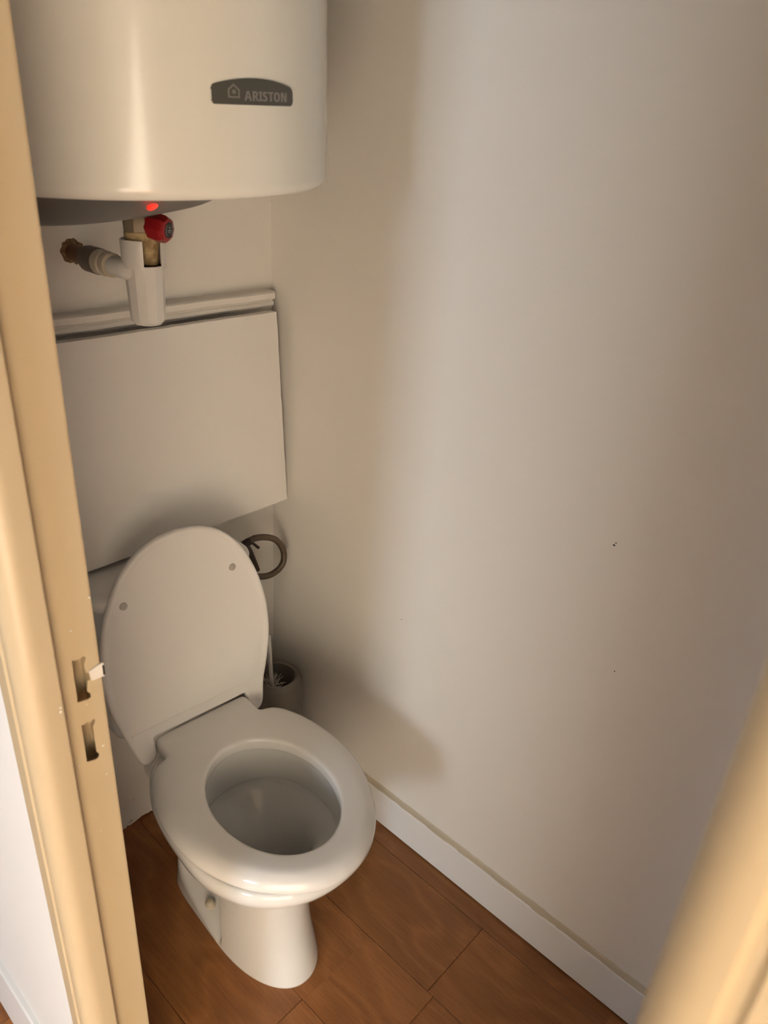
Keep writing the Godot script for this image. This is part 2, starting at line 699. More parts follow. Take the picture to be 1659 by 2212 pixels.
func door_frame() -> void:
	var d := group_node("door_1")
	structure(d, "cream painted metal door frame with two strike holes and chipped paint")
	var hole1 := [[-0.7643, 1.0154], [-0.7563, 1.0135], [-0.7522, 1.0153], [-0.7496, 1.0123], [-0.7512, 1.0073], [-0.7526, 1.004], [-0.7519, 0.9935], [-0.7490, 0.9932], [-0.7488, 0.9832], [-0.7517, 0.9830], [-0.7533, 0.9704], [-0.7503, 0.9662], [-0.7504, 0.9614], [-0.7541, 0.9605], [-0.7648, 0.9626]]
	var hole2 := [[-0.7648, 0.9316], [-0.7585, 0.9327], [-0.7559, 0.9285], [-0.7523, 0.9326], [-0.7499, 0.9317], [-0.7504, 0.927], [-0.753, 0.9228], [-0.753, 0.8875], [-0.7504, 0.883], [-0.7514, 0.879], [-0.7553, 0.8777], [-0.7649, 0.881]]
	# strike jamb: the metal skin around the holes is a sheet with a hollow behind it
	var g := G.new()
	g.prism(jamb_profile(0.0), 0.0, 0.86)
	g.prism(jamb_profile(0.0, true), 0.86, 1.035)
	g.prism(jamb_profile(0.0), 1.035, 2.075)
	for half in [[-0.772, -0.7585], [-0.7585, -0.745]]:
		var rect := PackedVector2Array([Vector2(half[0], 0.86), Vector2(half[1], 0.86), Vector2(half[1], 1.035), Vector2(half[0], 1.035)])
		var left := [rect]
		for h in [hole1, hole2]:
			var hp := PackedVector2Array()
			for q in h:
				hp.append(Vector2(q[0], q[1]))
			var next := []
			for r in left:
				next.append_array(Geometry2D.clip_polygons(r, hp))
			left = next
		for r in left:
			g.slab(r, 0.6155, 0.617)
	put("jamb", g, M.frame_paint, d)
	g = G.new()
	g.prism(jamb_profile(1.8258), 0.0, 2.075)
	put("jamb", g, M.frame_paint, d)
	g = G.new()
	g.box(Vector3(-0.8205, 2.035, 0.575), Vector3(-0.7354, 2.075, 1.251), 0.003)
	put("frame_head", g, M.frame_paint, d)
	# bent striker lip, its paint worn to the metal
	g = G.new()
	var tab := PackedVector2Array([Vector2(-0.7497, 0.9952), Vector2(-0.7362, 0.9985), Vector2(-0.7335, 0.9975), Vector2(-0.7335, 0.9838), Vector2(-0.7345, 0.9815), Vector2(-0.7475, 0.9826)])
	g.slab(tab, 0.6172, 0.6190)
	put("striker_lip", g, M.bare_chip, d)
	g = G.new()
	g.box(Vector3(-0.7354, 0.9835, 0.6165), Vector3(-0.7336, 0.9955, 0.6200), 0.0004)
	put("lip_edge", g, M.dirt, d)
	var chips := [[-0.7605, 1.051, 0.0017], [-0.738, 1.0792, 0.0012], [-0.7451, 0.8915, 0.0016], [-0.7742, 0.8815, 0.0007], [-0.746, 0.8499, 0.0009], [-0.762, 0.7746, 0.0007], [-0.7756, 0.7858, 0.0007], [-0.7565, 0.9555, 0.0007], [-0.7795, 0.93, 0.0008]]
	for c in chips:
		speck("paint_chip", Vector3(c[0], c[1], 0.617), 2, c[2], d, M.bare_chip)
	speck("paint_chip", Vector3(-0.7875, 0.972, 0.629), 2, 0.0016, d, M.bare_chip)
	speck("paint_chip", Vector3(-0.7868, 0.977, 0.629), 2, 0.0012, d, M.bare_chip)


# ---------------------------------------------------------------- back wall
func back_wall_fittings() -> void:
	var g := G.new()
	var prof := [[0.0, 1.2045], [0.020, 1.2045], [0.0255, 1.2035], [0.0285, 1.2005], [0.0285, 1.190], [0.0255, 1.187], [0.020, 1.1855], [0.0195, 1.184], [0.023, 1.182], [0.0235, 1.176], [0.016, 1.169], [0.0, 1.166]]
	var rr := []
	for i in 37:
		var x := -0.745 + 0.731 * i / 36.0
		var row := PackedVector3Array()
		for p in prof:
			row.append(Vector3(x, p[1] + 0.0004 * sin(x * 40.0 + p[0] * 60.0) * (1.0 if p[0] > 0.001 else 0.0), p[0]))
		rr.append(row)
	g.rows(rr)
	g.cap(rr[0], Vector3.BACK, Vector3.UP)
	g.cap(rr[36], Vector3.BACK, Vector3.UP, true)
	var rail := put("wall_rail", g, M.wall_paint)
	rail.set_meta("label", "painted moulded rail running along the back wall above the white board")
	rail.set_meta("category", "rail")

	# board: leans, its foot 65 mm and its head 50 mm out from the wall
	g = G.new()
	var out := PackedVector2Array()
	var n := FastNoiseLite.new()
	n.seed = 8
	n.frequency = 25.0
	for i in 41:
		var x := -0.745 + (0.745 - 0.0125) * i / 40.0
		out.append(Vector2(x, 0.752 + 0.0012 * n.get_noise_1d(x)))
	for i in range(1, 24):
		var s := i / 24.0
		out.append(Vector2(lerpf(-0.0125, -0.029, s) + 0.0016 * n.get_noise_1d(s * 0.5 + 9.0), lerpf(0.752, 1.1685, s)))
	for i in 41:
		var x := -0.029 + (-0.745 + 0.029) * i / 40.0
		out.append(Vector2(x, 1.1685 + 0.0012 * n.get_noise_1d(x + 20.0)))
	g.slab(out, -0.016, 0.0)
	for i in g.v.size():
		var q := g.v[i]
		g.v[i] = Vector3(q.x, q.y, q.z + lerpf(0.065, 0.050, (q.y - 0.752) / 0.4165))
	var b := put("wall_board", g, M.panel_paint)
	b.set_meta("label", "flat white painted board on the back wall above the cistern")
	b.set_meta("category", "board")


# ---------------------------------------------------------------- water heater
func water_heater() -> void:
	var t := thing("water_heater", "white cylindrical electric water heater hanging on the back wall", "water heater", Vector3(-0.431, 1.4250, 0.265))
	t.rotation = Vector3(0, 0, deg_to_rad(2.3))
	var R := 0.24
	var g := G.new()
	var prof := [[0.0, 0.012], [0.12, 0.010], [0.205, 0.003]]
	for i in 9:
		var a := (PI / 2.0) * i / 8.0
		prof.append([R - 0.014 + 0.014 * sin(a), 0.014 - 0.014 * cos(a)])
	prof.append([R, 0.06])
	prof.append([R, 0.76])
	for i in 7:
		var a := (PI / 2.0) * i / 6.0
		prof.append([R - 0.03 + 0.03 * cos(a), 0.76 + 0.03 * sin(a)])
	prof.append([0.0, 0.81])
	g.lathe(prof, Vector3.ZERO, 96)
	put("tank", g, M.enamel, t)
	g = G.new()
	g.box(Vector3(-0.15, 0.55, -0.262), Vector3(0.15, 0.62, -0.218), 0.003)
	put("wall_bracket", g, M.grey_plastic, t)

	# grey cover under the tank
	g = G.new()
	var e1 := Vector3(0.91, 0, -0.41)
	var e2 := Vector3(0.41, 0, 0.91)
	var rows := []
	for s in [[0.02, 0.21, 0.125], [0.0, 0.208, 0.122], [-0.012, 0.200, 0.113], [-0.024, 0.188, 0.100], [-0.032, 0.176, 0.089], [-0.0355, 0.166, 0.080], [-0.037, 0.150, 0.066]]:
		var row := PackedVector3Array()
		for i in 72:
			var a := TAU * i / 72.0
			var c := signf(cos(a)) * pow(absf(cos(a)), 2.0 / 2.5)
			var q := signf(sin(a)) * pow(absf(sin(a)), 2.0 / 2.5)
			row.append(Vector3(-0.010, s[0] - 0.005, -0.066) + e1 * (s[1] + 0.018) * c + e2 * s[2] * q)
		rows.append(row)
	g.rows(rows)
	g.cap(rows[0], Vector3.RIGHT, Vector3.BACK, true)
	g.cap(rows[6], Vector3.RIGHT, Vector3.BACK)
	var cover := put("bottom_cover", g, M.grey_plastic, t)
	g = G.new()
	g.lathe([[0.0, 0.0], [0.5, 0.0], [0.8, -0.2], [1.0, -0.6], [1.0, -1.0]], Vector3.ZERO, 24)
	g.turned(Transform3D(Basis(e1.normalized() * 0.0115, Vector3(0.25, -0.5, 0.78).normalized() * 0.002, Vector3(0.1, 0.78, 0.5).normalized() * 0.0055), Vector3.ZERO))
	var led := put("indicator_light", g, M.indicator_red, cover, false)
	led.position = Vector3(-0.0245, -0.0258, 0.0545)
	led.set_meta("label", "glowing red indicator light")
	var l := OmniLight3D.new()
	l.name = "indicator_glow"
	led.add_child(l)
	l.position = Vector3(0.004, -0.006, 0.008)
	l.light_color = Color(1.0, 0.12, 0.05)
	l.light_energy = 0.0004
	l.light_size = 0.004
	l.omni_range = 3.0
	l.shadow_enabled = true

	# badge, bent round the tank; s runs along the surface
	g = G.new()
	var top := []
	var bot := []
	var hw := 0.0545
	for i in 61:
		var s := -hw + 2.0 * hw * i / 60.0
		var yt := 0.0128 - 0.0073 * pow(absf(s) / hw, 2.0)
		var yb := -0.012
		var edge := hw - absf(s)
		if edge < 0.004:
			var k := 0.004 - sqrt(maxf(0.0, 0.000016 - pow(0.004 - edge, 2.0)))
			yb += k
			yt -= k
		top.append(Vector2(s, yt))
		bot.append(Vector2(s, yb))
	var ra := []
	for q in [[bot, 0.0, 0.0], [bot, 0.0018, 0.0], [bot, 0.0026, 0.0008], [top, 0.0026, -0.0008], [top, 0.0018, 0.0], [top, 0.0, 0.0]]:
		var row := PackedVector3Array()
		for i in 61:
			var s: Vector2 = q[0][i]
			row.append(bent(Vector2(s.x, s.y + (q[2] if i > 0 and i < 60 else 0.0)), R + q[1]))
		ra.append(row)
	g.rows(ra, false)
	var badge := put("badge", g, M.badge_plastic, t, false, 50.0)
	badge.set_meta("label", "dark grey name badge")
	# lettering
	var tm := TextMesh.new()
	var f := SystemFont.new()
	f.font_names = PackedStringArray(["Droid Sans"])
	f.font_weight = 700
	tm.font = f
	tm.text = "ARISTON"
	tm.font_size = 32
	tm.pixel_size = 0.001
	tm.depth = 0.004
	tm.curve_step = 1.0
	var arr := tm.get_mesh_arrays()
	var box := AABB(arr[0][0], Vector3.ZERO)
	for q in arr[0]:
		box = box.expand(q)
	g = G.new()
	var sc := Vector2(0.0600 / box.size.x, 0.0090 / box.size.y)
	for q in arr[0]:
		var u := Vector2(-0.0170 + (q.x - box.position.x) * sc.x, -0.0080 + (q.y - box.position.y) * sc.y)
		g.v.append(bent(u, R + 0.0024 + (0.0006 if q.z > box.position.z + box.size.z * 0.5 else 0.0)))
	if arr[Mesh.ARRAY_INDEX] != null and arr[Mesh.ARRAY_INDEX].size():
		for i in range(0, arr[Mesh.ARRAY_INDEX].size(), 3):
			g.tri(arr[Mesh.ARRAY_INDEX][i], arr[Mesh.ARRAY_INDEX][i + 2], arr[Mesh.ARRAY_INDEX][i + 1])
	else:
		for i in range(0, g.v.size(), 3):
			g.tri(i, i + 2, i + 1)
	put("lettering", g, M.badge_print, badge)
	# house emblem with a small sun
	g = G.new()
	var house := [Vector2(-0.0068, -0.0066), Vector2(0.0068, -0.0066), Vector2(0.0068, 0.0012), Vector2(0.0, 0.0066), Vector2(-0.0068, 0.0012)]
	var inner := [Vector2(-0.0052, -0.0052), Vector2(0.0052, -0.0052), Vector2(0.0052, 0.0004), Vector2(0.0, 0.0045), Vector2(-0.0052, 0.0004)]
	var oa := PackedVector3Array()
	var ob := PackedVector3Array()
	var oc := PackedVector3Array()
	var od := PackedVector3Array()
	var o0 := Vector2(-0.0294, 0.0008)
	for i in 5:
		oa.append(bent(house[i] + o0, R + 0.0024))
		ob.append(bent(house[i] + o0, R + 0.0030))
		oc.append(bent(inner[i] + o0, R + 0.0030))
		od.append(bent(inner[i] + o0, R + 0.0024))
	g.rows([oa, ob, oc, od], true)
	var sun := PackedVector3Array()
	for i in 16:
		var a := TAU * i / 16.0
		var q := 0.0027 if i % 2 == 0 else 0.0017
		sun.append(bent(Vector2(cos(a) * q, sin(a) * q - 0.001) + o0, R + 0.0031))
	g.cap(sun, Vector3.RIGHT, Vector3.UP)
	put("emblem", g, M.badge_print, badge, false)


func bent(s: Vector2, r: float) -> Vector3:
	var a := s.x / 0.24
	return Vector3(r * sin(a), 0.1055 + s.y, r * cos(a))


# ---------------------------------------------------------------- valve and siphon
func safety_group() -> void:
	var c := Vector3(-0.380, 0, 0.16)
	var t := thing("safety_valve", "safety valve with red knob, white siphon and drain pipe under the water heater", "valve", Vector3(c.x, 1.20, c.z))
	var g := G.new()
	# siphon body: many-sided, closed at the foot
	var prof := [[0.0, 0.008], [0.012, 0.0085], [0.021, 0.011], [0.0255, 0.016], [0.0268, 0.022], [0.0295, 0.095], [0.0305, 0.100], [0.028, 0.1005], [0.026, 0.096], [0.0, 0.094]]
	g.lathe(prof, Vector3.ZERO, 12)
	put("siphon_body", g, M.white_pvc, t, true, 20.0)
	# cup with a cut at the front
	g = G.new()
	var gap0 := deg_to_rad(-31.0)
	var gap1 := deg_to_rad(25.0)
	g.lathe([[0.0325, 0.096], [0.0325, 0.136], [0.0318, 0.1372], [0.0305, 0.1372], [0.030, 0.136], [0.030, 0.096], [0.0325, 0.096]], Vector3.ZERO, 40, gap1, gap0 + TAU)
	for a in [gap0, gap1]:
		var d := Vector3(sin(a), 0, cos(a))
		var row := PackedVector3Array([d * 0.030 + Vector3(0, 0.096, 0), d * 0.0325 + Vector3(0, 0.096, 0), d * 0.0325 + Vector3(0, 0.1365, 0), d * 0.030 + Vector3(0, 0.1365, 0)])
		g.cap(row, d, Vector3.UP, a == gap1)
	put("drip_cup", g, M.white_pvc, t, false)
	# scale on the cup's floor
	g = G.new()
	g.lathe([[0.0, 0.0995], [0.02, 0.0995], [0.0295, 0.0985]], Vector3.ZERO, 24)
	put("cup_floor", g, M.dirt, t, false)
	# spout under the valve
	g = G.new()
	g.lathe([[0.0, 0.100], [0.0115, 0.1005], [0.0128, 0.112], [0.0138, 0.126], [0.0158, 0.133], [0.0165, 0.142], [0.0, 0.144]], Vector3(0.008, 0, 0.006), 18)
	put("spout", g, M.limescale, t)
	# valve body
	g = G.new()
	g.lathe([[0.0, 0.134], [0.017, 0.135], [0.0205, 0.142], [0.021, 0.152], [0.0215, 0.160], [0.0195, 0.168], [0.016, 0.178], [0.016, 0.183], [0.0, 0.183]], Vector3(-0.006, 0, 0.0), 8)
	put("valve_body", g, M.valve_brass, t, true, 25.0)
	g = G.new()
	g.lathe([[0.0, 0.1325], [0.0172, 0.1335], [0.0212, 0.1405], [0.0214, 0.1475], [0.0, 0.149]], Vector3(-0.0055, 0, 0.0006), 16)
	put("scale_crust", g, M.limescale, t)
	# red knob towards the front right
	g = G.new()
	var ax := Vector3(0.42, -0.10, 0.90).normalized()
	g.lathe([[0.0, -0.002], [0.011, -0.002], [0.0155, 0.004], [0.0195, 0.012], [0.0205, 0.026], [0.0195, 0.034], [0.0165, 0.0385], [0.0125, 0.040], [0.0118, 0.0388], [0.0, 0.0388]], Vector3.ZERO, 8)
	var side := ax.cross(Vector3.UP).normalized()
	var B := Basis(side, ax, side.cross(ax))
	g.turned(Transform3D(B, Vector3(0.004, 0.157, 0.006)))
	var knob := put("knob", g, M.red_knob, t, true, 30.0)
	knob.set_meta("label", "red eight-sided knob")
	g = G.new()
	g.lathe([[0.0, 0.0405], [0.0105, 0.0405], [0.0117, 0.0395], [0.0117, 0.037]], Vector3.ZERO, 24)
	g.turned(Transform3D(B, Vector3(0.004, 0.157, 0.006)))
	put("knob_cap", g, M.black_cap, knob, false)
	# worn print on the cap: a ring, a triangle and two lines
	g = G.new()
	for q in [[-0.0045, 0.0045, -0.0008, 0.0006], [-0.0035, 0.0035, -0.0032, -0.0022]]:
		g.box(Vector3(q[0], 0.0404, q[2]), Vector3(q[1], 0.0408, q[3]))
	g.prism(PackedVector2Array([Vector2(-0.0025, 0.003), Vector2(0.0025, 0.003), Vector2(0.0, 0.0062)]), 0.0404, 0.0408)
	for k in [0, 1]:
		var a0: float = 0.6 + PI * k
		g.lathe([[0.0088, 0.0404], [0.0088, 0.0408], [0.0097, 0.0408], [0.0097, 0.0404]], Vector3.ZERO, 12, a0, a0 + 1.9)
	g.turned(Transform3D(B, Vector3(0.004, 0.157, 0.006)))
	put("cap_print", g, M.cap_print, knob, false)

	# drain run to the wall
	var y := 1.298
	var d := Node3D.new()
	d.name = "drain_pipe"
	t.add_child(d)
	d.position = Vector3(-0.412, y, 0.0) - t.position
	g = G.new()
	g.tube([Vector3(0, 0.0, -0.01), Vector3(0.0, -0.002, 0.05)], 0.0135, 18)
	put("copper_stub", g, M.old_copper, d)
	g = G.new()
	var path := [Vector3(0, -0.002, 0.042), Vector3(0, -0.002, 0.047), Vector3(0, -0.002, 0.050), Vector3(0.001, -0.003, 0.052), Vector3(0.001, -0.003, 0.083), Vector3(0.001, -0.003, 0.086)]
	g.tube(path, [0.016, 0.0185, 0.0185, 0.0205, 0.0205, 0.019], 18)
	put("coupling", g, M.grey_coupling, d, true, 25.0)
	g = G.new()
	g.tube([Vector3(0.001, -0.003, 0.084), Vector3(0.001, -0.003, 0.086), Vector3(0.001, -0.003, 0.104), Vector3(0.001, -0.003, 0.106), Vector3(0.001, -0.003, 0.108), Vector3(0.001, -0.003, 0.122), Vector3(0.001, -0.003, 0.124)], [0.018, 0.0195, 0.0195, 0.0165, 0.0185, 0.0185, 0.016], 18)
	put("union_nut", g, M.yellowed_pvc, d, true, 25.0)
	g = G.new()
	g.tube(smooth_path([Vector3(0.001, -0.003, 0.118), Vector3(0.002, -0.004, 0.138), Vector3(0.008, -0.006, 0.152), Vector3(0.020, -0.010, 0.160), Vector3(0.032, -0.016, 0.161)], 5), 0.0145, 16)
	put("elbow", g, M.white_pvc, d)
	# crumbled filler round the stub
	g = G.new()
	var ra := []
	for s in [[0.0125, 0.002], [0.0145, 0.002], [0.0175, 0.001], [0.0205, -0.001]]:
		var row := PackedVector3Array()
		for i in 22:
			var a := TAU * i / 22.0
			var q: float = s[0] + (rng.randf_range(-0.002, 0.003) if s[0] > 0.013 else 0.0) + (0.003 * sin(a) if s[0] > 0.02 else 0.0)
			row.append(Vector3(cos(a) * q, sin(a) * q, s[1] + rng.randf_range(-0.0006, 0.0006)))
		ra.append(row)
	g.rows(ra)
	for i in range(0, g.t.size(), 3):
		var q := g.t[i + 1]
		g.t[i + 1] = g.t[i + 2]
		g.t[i + 2] = q
	put("filler_ring", g, M.rust_filler, d, false)


# ---------------------------------------------------------------- toilet
func egg(y: float, a: float, c: float, f: float, b: float, n: float, count: int, nb := 0.0) -> PackedVector3Array:
	# ring evenly spaced along its outline; a half width, c where it is widest, f front, b back
	var dense := PackedVector3Array()
	if nb <= 0.0:
		nb = n
	for i in 720:
		var q := TAU * i / 720.0
		var e := n if cos(q) > 0.0 else nb
		var s := signf(sin(q)) * pow(absf(sin(q)), 2.0 / e)
		var k := signf(cos(q)) * pow(absf(cos(q)), 2.0 / e)
		dense.append(Vector3(a * s, y, c + (f - c) * k if k > 0.0 else c + (c - b) * k))
	var along := PackedFloat32Array([0.0])
	for i in 720:
		along.append(along[i] + dense[i].distance_to(dense[(i + 1) % 720]))
	var row := PackedVector3Array()
	var j := 0
	for i in count:
		var want := along[720] * i / count
		while along[j + 1] < want:
			j += 1
		row.append(dense[j].lerp(dense[(j + 1) % 720], (want - along[j]) / maxf(1e-9, along[j + 1] - along[j])))
	return row


func outline(half: Array, per: int) -> PackedVector2Array:
	# right half from the front centre to the back centre; mirrored to a closed ring
	var sm := smooth_path(half, per)
	var p := PackedVector2Array()
	for q in sm:
		p.append(q)
	for i in range(sm.size() - 2, 0, -1):
		p.append(Vector2(-sm[i].x, sm[i].y))
	return p


func inset(p: PackedVector2Array, d: float) -> PackedVector2Array:
	var r := PackedVector2Array()
	var n := p.size()
	var area := 0.0
	for i in n:
		area += p[i].cross(p[(i + 1) % n])
	for i in n:
		var tg := (p[(i + 1) % n] - p[(i + n - 1) % n]).normalized()
		var nn := Vector2(-tg.y, tg.x) * signf(area)
		r.append(p[i] + nn * d)
	return r


func toilet() -> void:
	var t := thing("toilet", "white porcelain toilet with its lid open and seat down", "toilet", Vector3(-0.363, 0.0, 0.200), deg_to_rad(-4.5))
	var N := 200
	# pan: outside from the foot up to the rim, then down inside the bowl
	var lv := [
		# y, half width, widest at, front, back, exponent front, exponent back
		[0.000, 0.0905, 0.190, 0.368, -0.012, 2.1, 6.0],
		[0.004, 0.0915, 0.190, 0.369, -0.013, 2.1, 6.0],
		[0.015, 0.0905, 0.190, 0.366, -0.012, 2.1, 6.0],
		[0.035, 0.0885, 0.190, 0.360, -0.011, 2.1, 6.0],
		[0.055, 0.0870, 0.190, 0.353, -0.011, 2.1, 6.0],
		[0.075, 0.0855, 0.190, 0.347, -0.010, 2.1, 6.0],
		[0.100, 0.0840, 0.192, 0.341, -0.010, 2.1, 6.0],
		[0.130, 0.0830, 0.195, 0.335, -0.010, 2.1, 5.5],
		[0.160, 0.0830, 0.198, 0.331, -0.009, 2.1, 5.0],
		[0.190, 0.0845, 0.202, 0.329, -0.008, 2.1, 5.0],
		[0.220, 0.0870, 0.206, 0.329, -0.006, 2.1, 4.5],
		[0.250, 0.0915, 0.212, 0.332, -0.004, 2.1, 4.0],
		[0.272, 0.0980, 0.220, 0.338, -0.002, 2.1, 3.6],
		[0.290, 0.1080, 0.228, 0.350, 0.000, 2.1, 3.2],
		[0.305, 0.1220, 0.236, 0.368, 0.001, 2.1, 3.0],
		[0.320, 0.1400, 0.244, 0.392, 0.002, 2.1, 2.8],
		[0.335, 0.1570, 0.250, 0.416, 0.002, 2.1, 2.7],
		[0.350, 0.1690, 0.254, 0.436, 0.002, 2.1, 2.7],
		[0.365, 0.1760, 0.257, 0.450, 0.002, 2.1, 2.7],
		[0.380, 0.1790, 0.258, 0.457, 0.002, 2.1, 2.7],
		[0.392, 0.1785, 0.258, 0.457, 0.002, 2.1, 2.7],
		[0.399, 0.1755, 0.258, 0.453, 0.006, 2.1, 2.7],
		[0.402, 0.1700, 0.258, 0.447, 0.012, 2.1, 2.7],
		[0.402, 0.1320, 0.262, 0.420, 0.105, 2.1, 2.2],
		[0.398, 0.1270, 0.262, 0.414, 0.112, 2.1, 2.2],
		[0.390, 0.1250, 0.262, 0.412, 0.115, 2.1, 2.2],
		[0.360, 0.1235, 0.262, 0.405, 0.117, 2.1, 2.2],
		[0.340, 0.1215, 0.260, 0.396, 0.118, 2.1, 2.2],
		[0.322, 0.1185, 0.257, 0.381, 0.119, 2.1, 2.2],
		[0.318, 0.1195, 0.257, 0.380, 0.117, 2.1, 2.2],
		[0.314, 0.1190, 0.256, 0.374, 0.115, 2.1, 2.2],
		[0.305, 0.1100, 0.254, 0.359, 0.114, 2.1, 2.2],
		[0.292, 0.0980, 0.252, 0.340, 0.119, 2.0, 2.1],
		[0.275, 0.0880, 0.252, 0.326, 0.136, 2.0, 2.0],
		[0.252, 0.0805, 0.254, 0.318, 0.162, 2.0, 2.0],
		[0.226, 0.0740, 0.257, 0.314, 0.186, 2.0, 2.0],
		[0.198, 0.0680, 0.259, 0.311, 0.204, 2.0, 2.0],
		[0.170, 0.0600, 0.260, 0.306, 0.214, 2.0, 2.0],
		[0.140, 0.0500, 0.260, 0.298, 0.222, 2.0, 2.0],
		[0.110, 0.0430, 0.260, 0.293, 0.226, 2.0, 2.0],
	]
	var g := G.new()
	var rr := []
	for i in lv.size():
		var q = lv[i]
		# finer steps over the recessed flank
		var steps := 1
		if i + 1 < lv.size() and i >= 1 and i < 14:
			steps = 5
		for k in steps:
			var f := float(k) / steps
			var w := []
			for j in 7:
				w.append(q[j] if k == 0 else lerpf(q[j], lv[i + 1][j], f))
			var row := egg(w[0], w[1], w[2], w[3], w[4], w[5], N, w[6])
			if i < 16:
				for m in row.size():
					var p := row[m]
					var front := 0.205 - p.y * 0.10
					var push := 0.058 * smoothstep(0.020, 0.085, p.z) * (1.0 - smoothstep(front - 0.012, front, p.z)) * smoothstep(0.022, 0.062, p.y + 0.22 * (p.z - 0.12)) * (1.0 - smoothstep(0.235, 0.300, p.y))
					if absf(p.x) > 0.03:
						p.x -= signf(p.x) * push
					row[m] = p
			rr.append(row)
	g.rows(rr)
	g.cap(rr[0], Vector3.RIGHT, Vector3.BACK)
	g.cap(rr[rr.size() - 1], Vector3.RIGHT, Vector3.BACK, true)
	put("pan", g, M.porcelain, t, true, 45.0)
	g = G.new()
	g.cap(egg(0.150, 0.0530, 0.260, 0.3005, 0.2195, 2.0, 64, 2.0), Vector3.RIGHT, Vector3.BACK, true)
	var wt := put("water", g, M.water, t, false)
	wt.set_meta("label", "still water in the bowl")
	# bolt caps on the foot
	for s in [-1.0, 1.0]:
		g = G.new()
		g.lathe([[0.0, 0.012], [0.006, 0.0112], [0.0095, 0.008], [0.0105, 0.003], [0.0105, -0.012]], Vector3.ZERO, 20)
		var o := put("bolt_cap", g, M.yellowed_pvc, t, false)
		o.position = Vector3(s * 0.068, 0.040, 0.130)
		o.rotation = Vector3(0, 0, -s * deg_to_rad(22.0))

	# seat ring
	var half := [Vector2(0, 0.4705), Vector2(0.036, 0.465), Vector2(0.072, 0.447), Vector2(0.104, 0.421), Vector2(0.134, 0.388), Vector2(0.159, 0.344), Vector2(0.176, 0.295), Vector2(0.183, 0.245), Vector2(0.1805, 0.190), Vector2(0.170, 0.137), Vector2(0.155, 0.099), Vector2(0.146, 0.083), Vector2(0.134, 0.071), Vector2(0.121, 0.065), Vector2(0.111, 0.0615), Vector2(0.1055, 0.056), Vector2(0.1035, 0.045), Vector2(0.1025, 0.024), Vector2(0.101, 0.013), Vector2(0.097, 0.008), Vector2(0.085, 0.0065), Vector2(0.05, 0.006), Vector2(0, 0.006)]
	var outp := outline(half, 5)
	g = G.new()
	rr = []
	var hc := Vector2(-0.002, 0.262)
	var cross := [[0.004, 0.4045, 0.0], [0.0005, 0.407, 0.0], [0.0, 0.412, 0.0], [0.0, 0.425, 0.0], [0.0008, 0.4285, 0.0], [0.003, 0.4312, 0.0], [0.008, 0.4326, 0.0], [0.5, 0.434, 1.0], [0.026, 0.4328, 2.0], [0.016, 0.4305, 2.0], [0.0085, 0.4265, 2.0], [0.0035, 0.4205, 2.0], [0.0005, 0.4135, 2.0], [0.0, 0.408, 2.0], [0.002, 0.4045, 2.0]]
	for c in cross:
		var row := PackedVector3Array()
		for i in outp.size():
			var o := outp[i]
			var dir := (o - hc).normalized()
			# the hole: an egg, blunter at the front
			var hl := 0.145 if dir.y > 0.0 else 0.140
			var r_in := 1.0 / sqrt(pow(dir.x / 0.108, 2.0) + pow(dir.y / hl, 2.0))
			var ip := hc + dir * r_in
			var L := ip.distance_to(o)
			var tongue := smoothstep(0.075, 0.03, o.y)
			var s := 0.0
			if c[2] == 0.0:
				s = minf(c[0], L * 0.4)
			elif c[2] == 1.0:
				s = L * 0.5
			else:
				s = L - minf(c[0], L * 0.35) * (1.0 - 0.6 * tongue)
			var p := ip + dir * s
			row.append(Vector3(p.x, c[1], p.y))
		rr.append(row)
	g.rows(rr, true, true)
	put("seat", g, M.seat_plastic, t, true, 50.0)

	# lid, built lying on the hinge line (outline in x, y), inner face towards +z
	var lh := [Vector2(0, 0.402), Vector2(0.045, 0.396), Vector2(0.088, 0.375), Vector2(0.124, 0.338), Vector2(0.150, 0.290), Vector2(0.168, 0.236), Vector2(0.177, 0.180), Vector2(0.1775, 0.125), Vector2(0.170, 0.075), Vector2(0.160, 0.035), Vector2(0.150, 0.000), Vector2(0.142, -0.030), Vector2(0.136, -0.043), Vector2(0.127, -0.049), Vector2(0.116, -0.049), Vector2(0.108, -0.044), Vector2(0.104, -0.034), Vector2(0.1035, -0.018), Vector2(0.103, -0.004), Vector2(0.098, -0.001), Vector2(0.08, -0.001), Vector2(0, -0.001)]
	var lo := outline(lh, 4)
	g = G.new()
	rr = []
	for s in [[0.0175, -0.0050], [0.0135, -0.0045], [0.0100, -0.0015], [0.0065, 0.0], [0.0030, -0.0006], [0.0008, -0.0030], [0.0, -0.0065], [0.0005, -0.0110], [0.0030, -0.0150], [0.0080, -0.0180], [0.0160, -0.0195]]:
		var row := PackedVector3Array()
		for q in inset(lo, s[0]):
			# the wings by the hinge are thicker and stand forward
			var wing := smoothstep(0.02, -0.04, q.y)
			if s[0] > 0.013 and s[1] > -0.01:
				q = Vector2(q.x * (1.0 if q.y > 0.020 else 0.985), maxf(q.y, 0.020))
			row.append(Vector3(q.x, q.y, s[1] + (0.010 * wing if s[0] < 0.013 and s[1] > -0.012 else 0.0)))
		rr.append(row)
	g.rows(rr)
	g.cap(rr[0], Vector3.RIGHT, Vector3.UP)
	g.cap(rr[10], Vector3.RIGHT, Vector3.UP, true)
	var lid := put("lid", g, M.seat_plastic, t, true, 50.0)
	lid.position = Vector3(0.0, 0.437, 0.014)
	lid.rotation.x = deg_to_rad(-6.5)
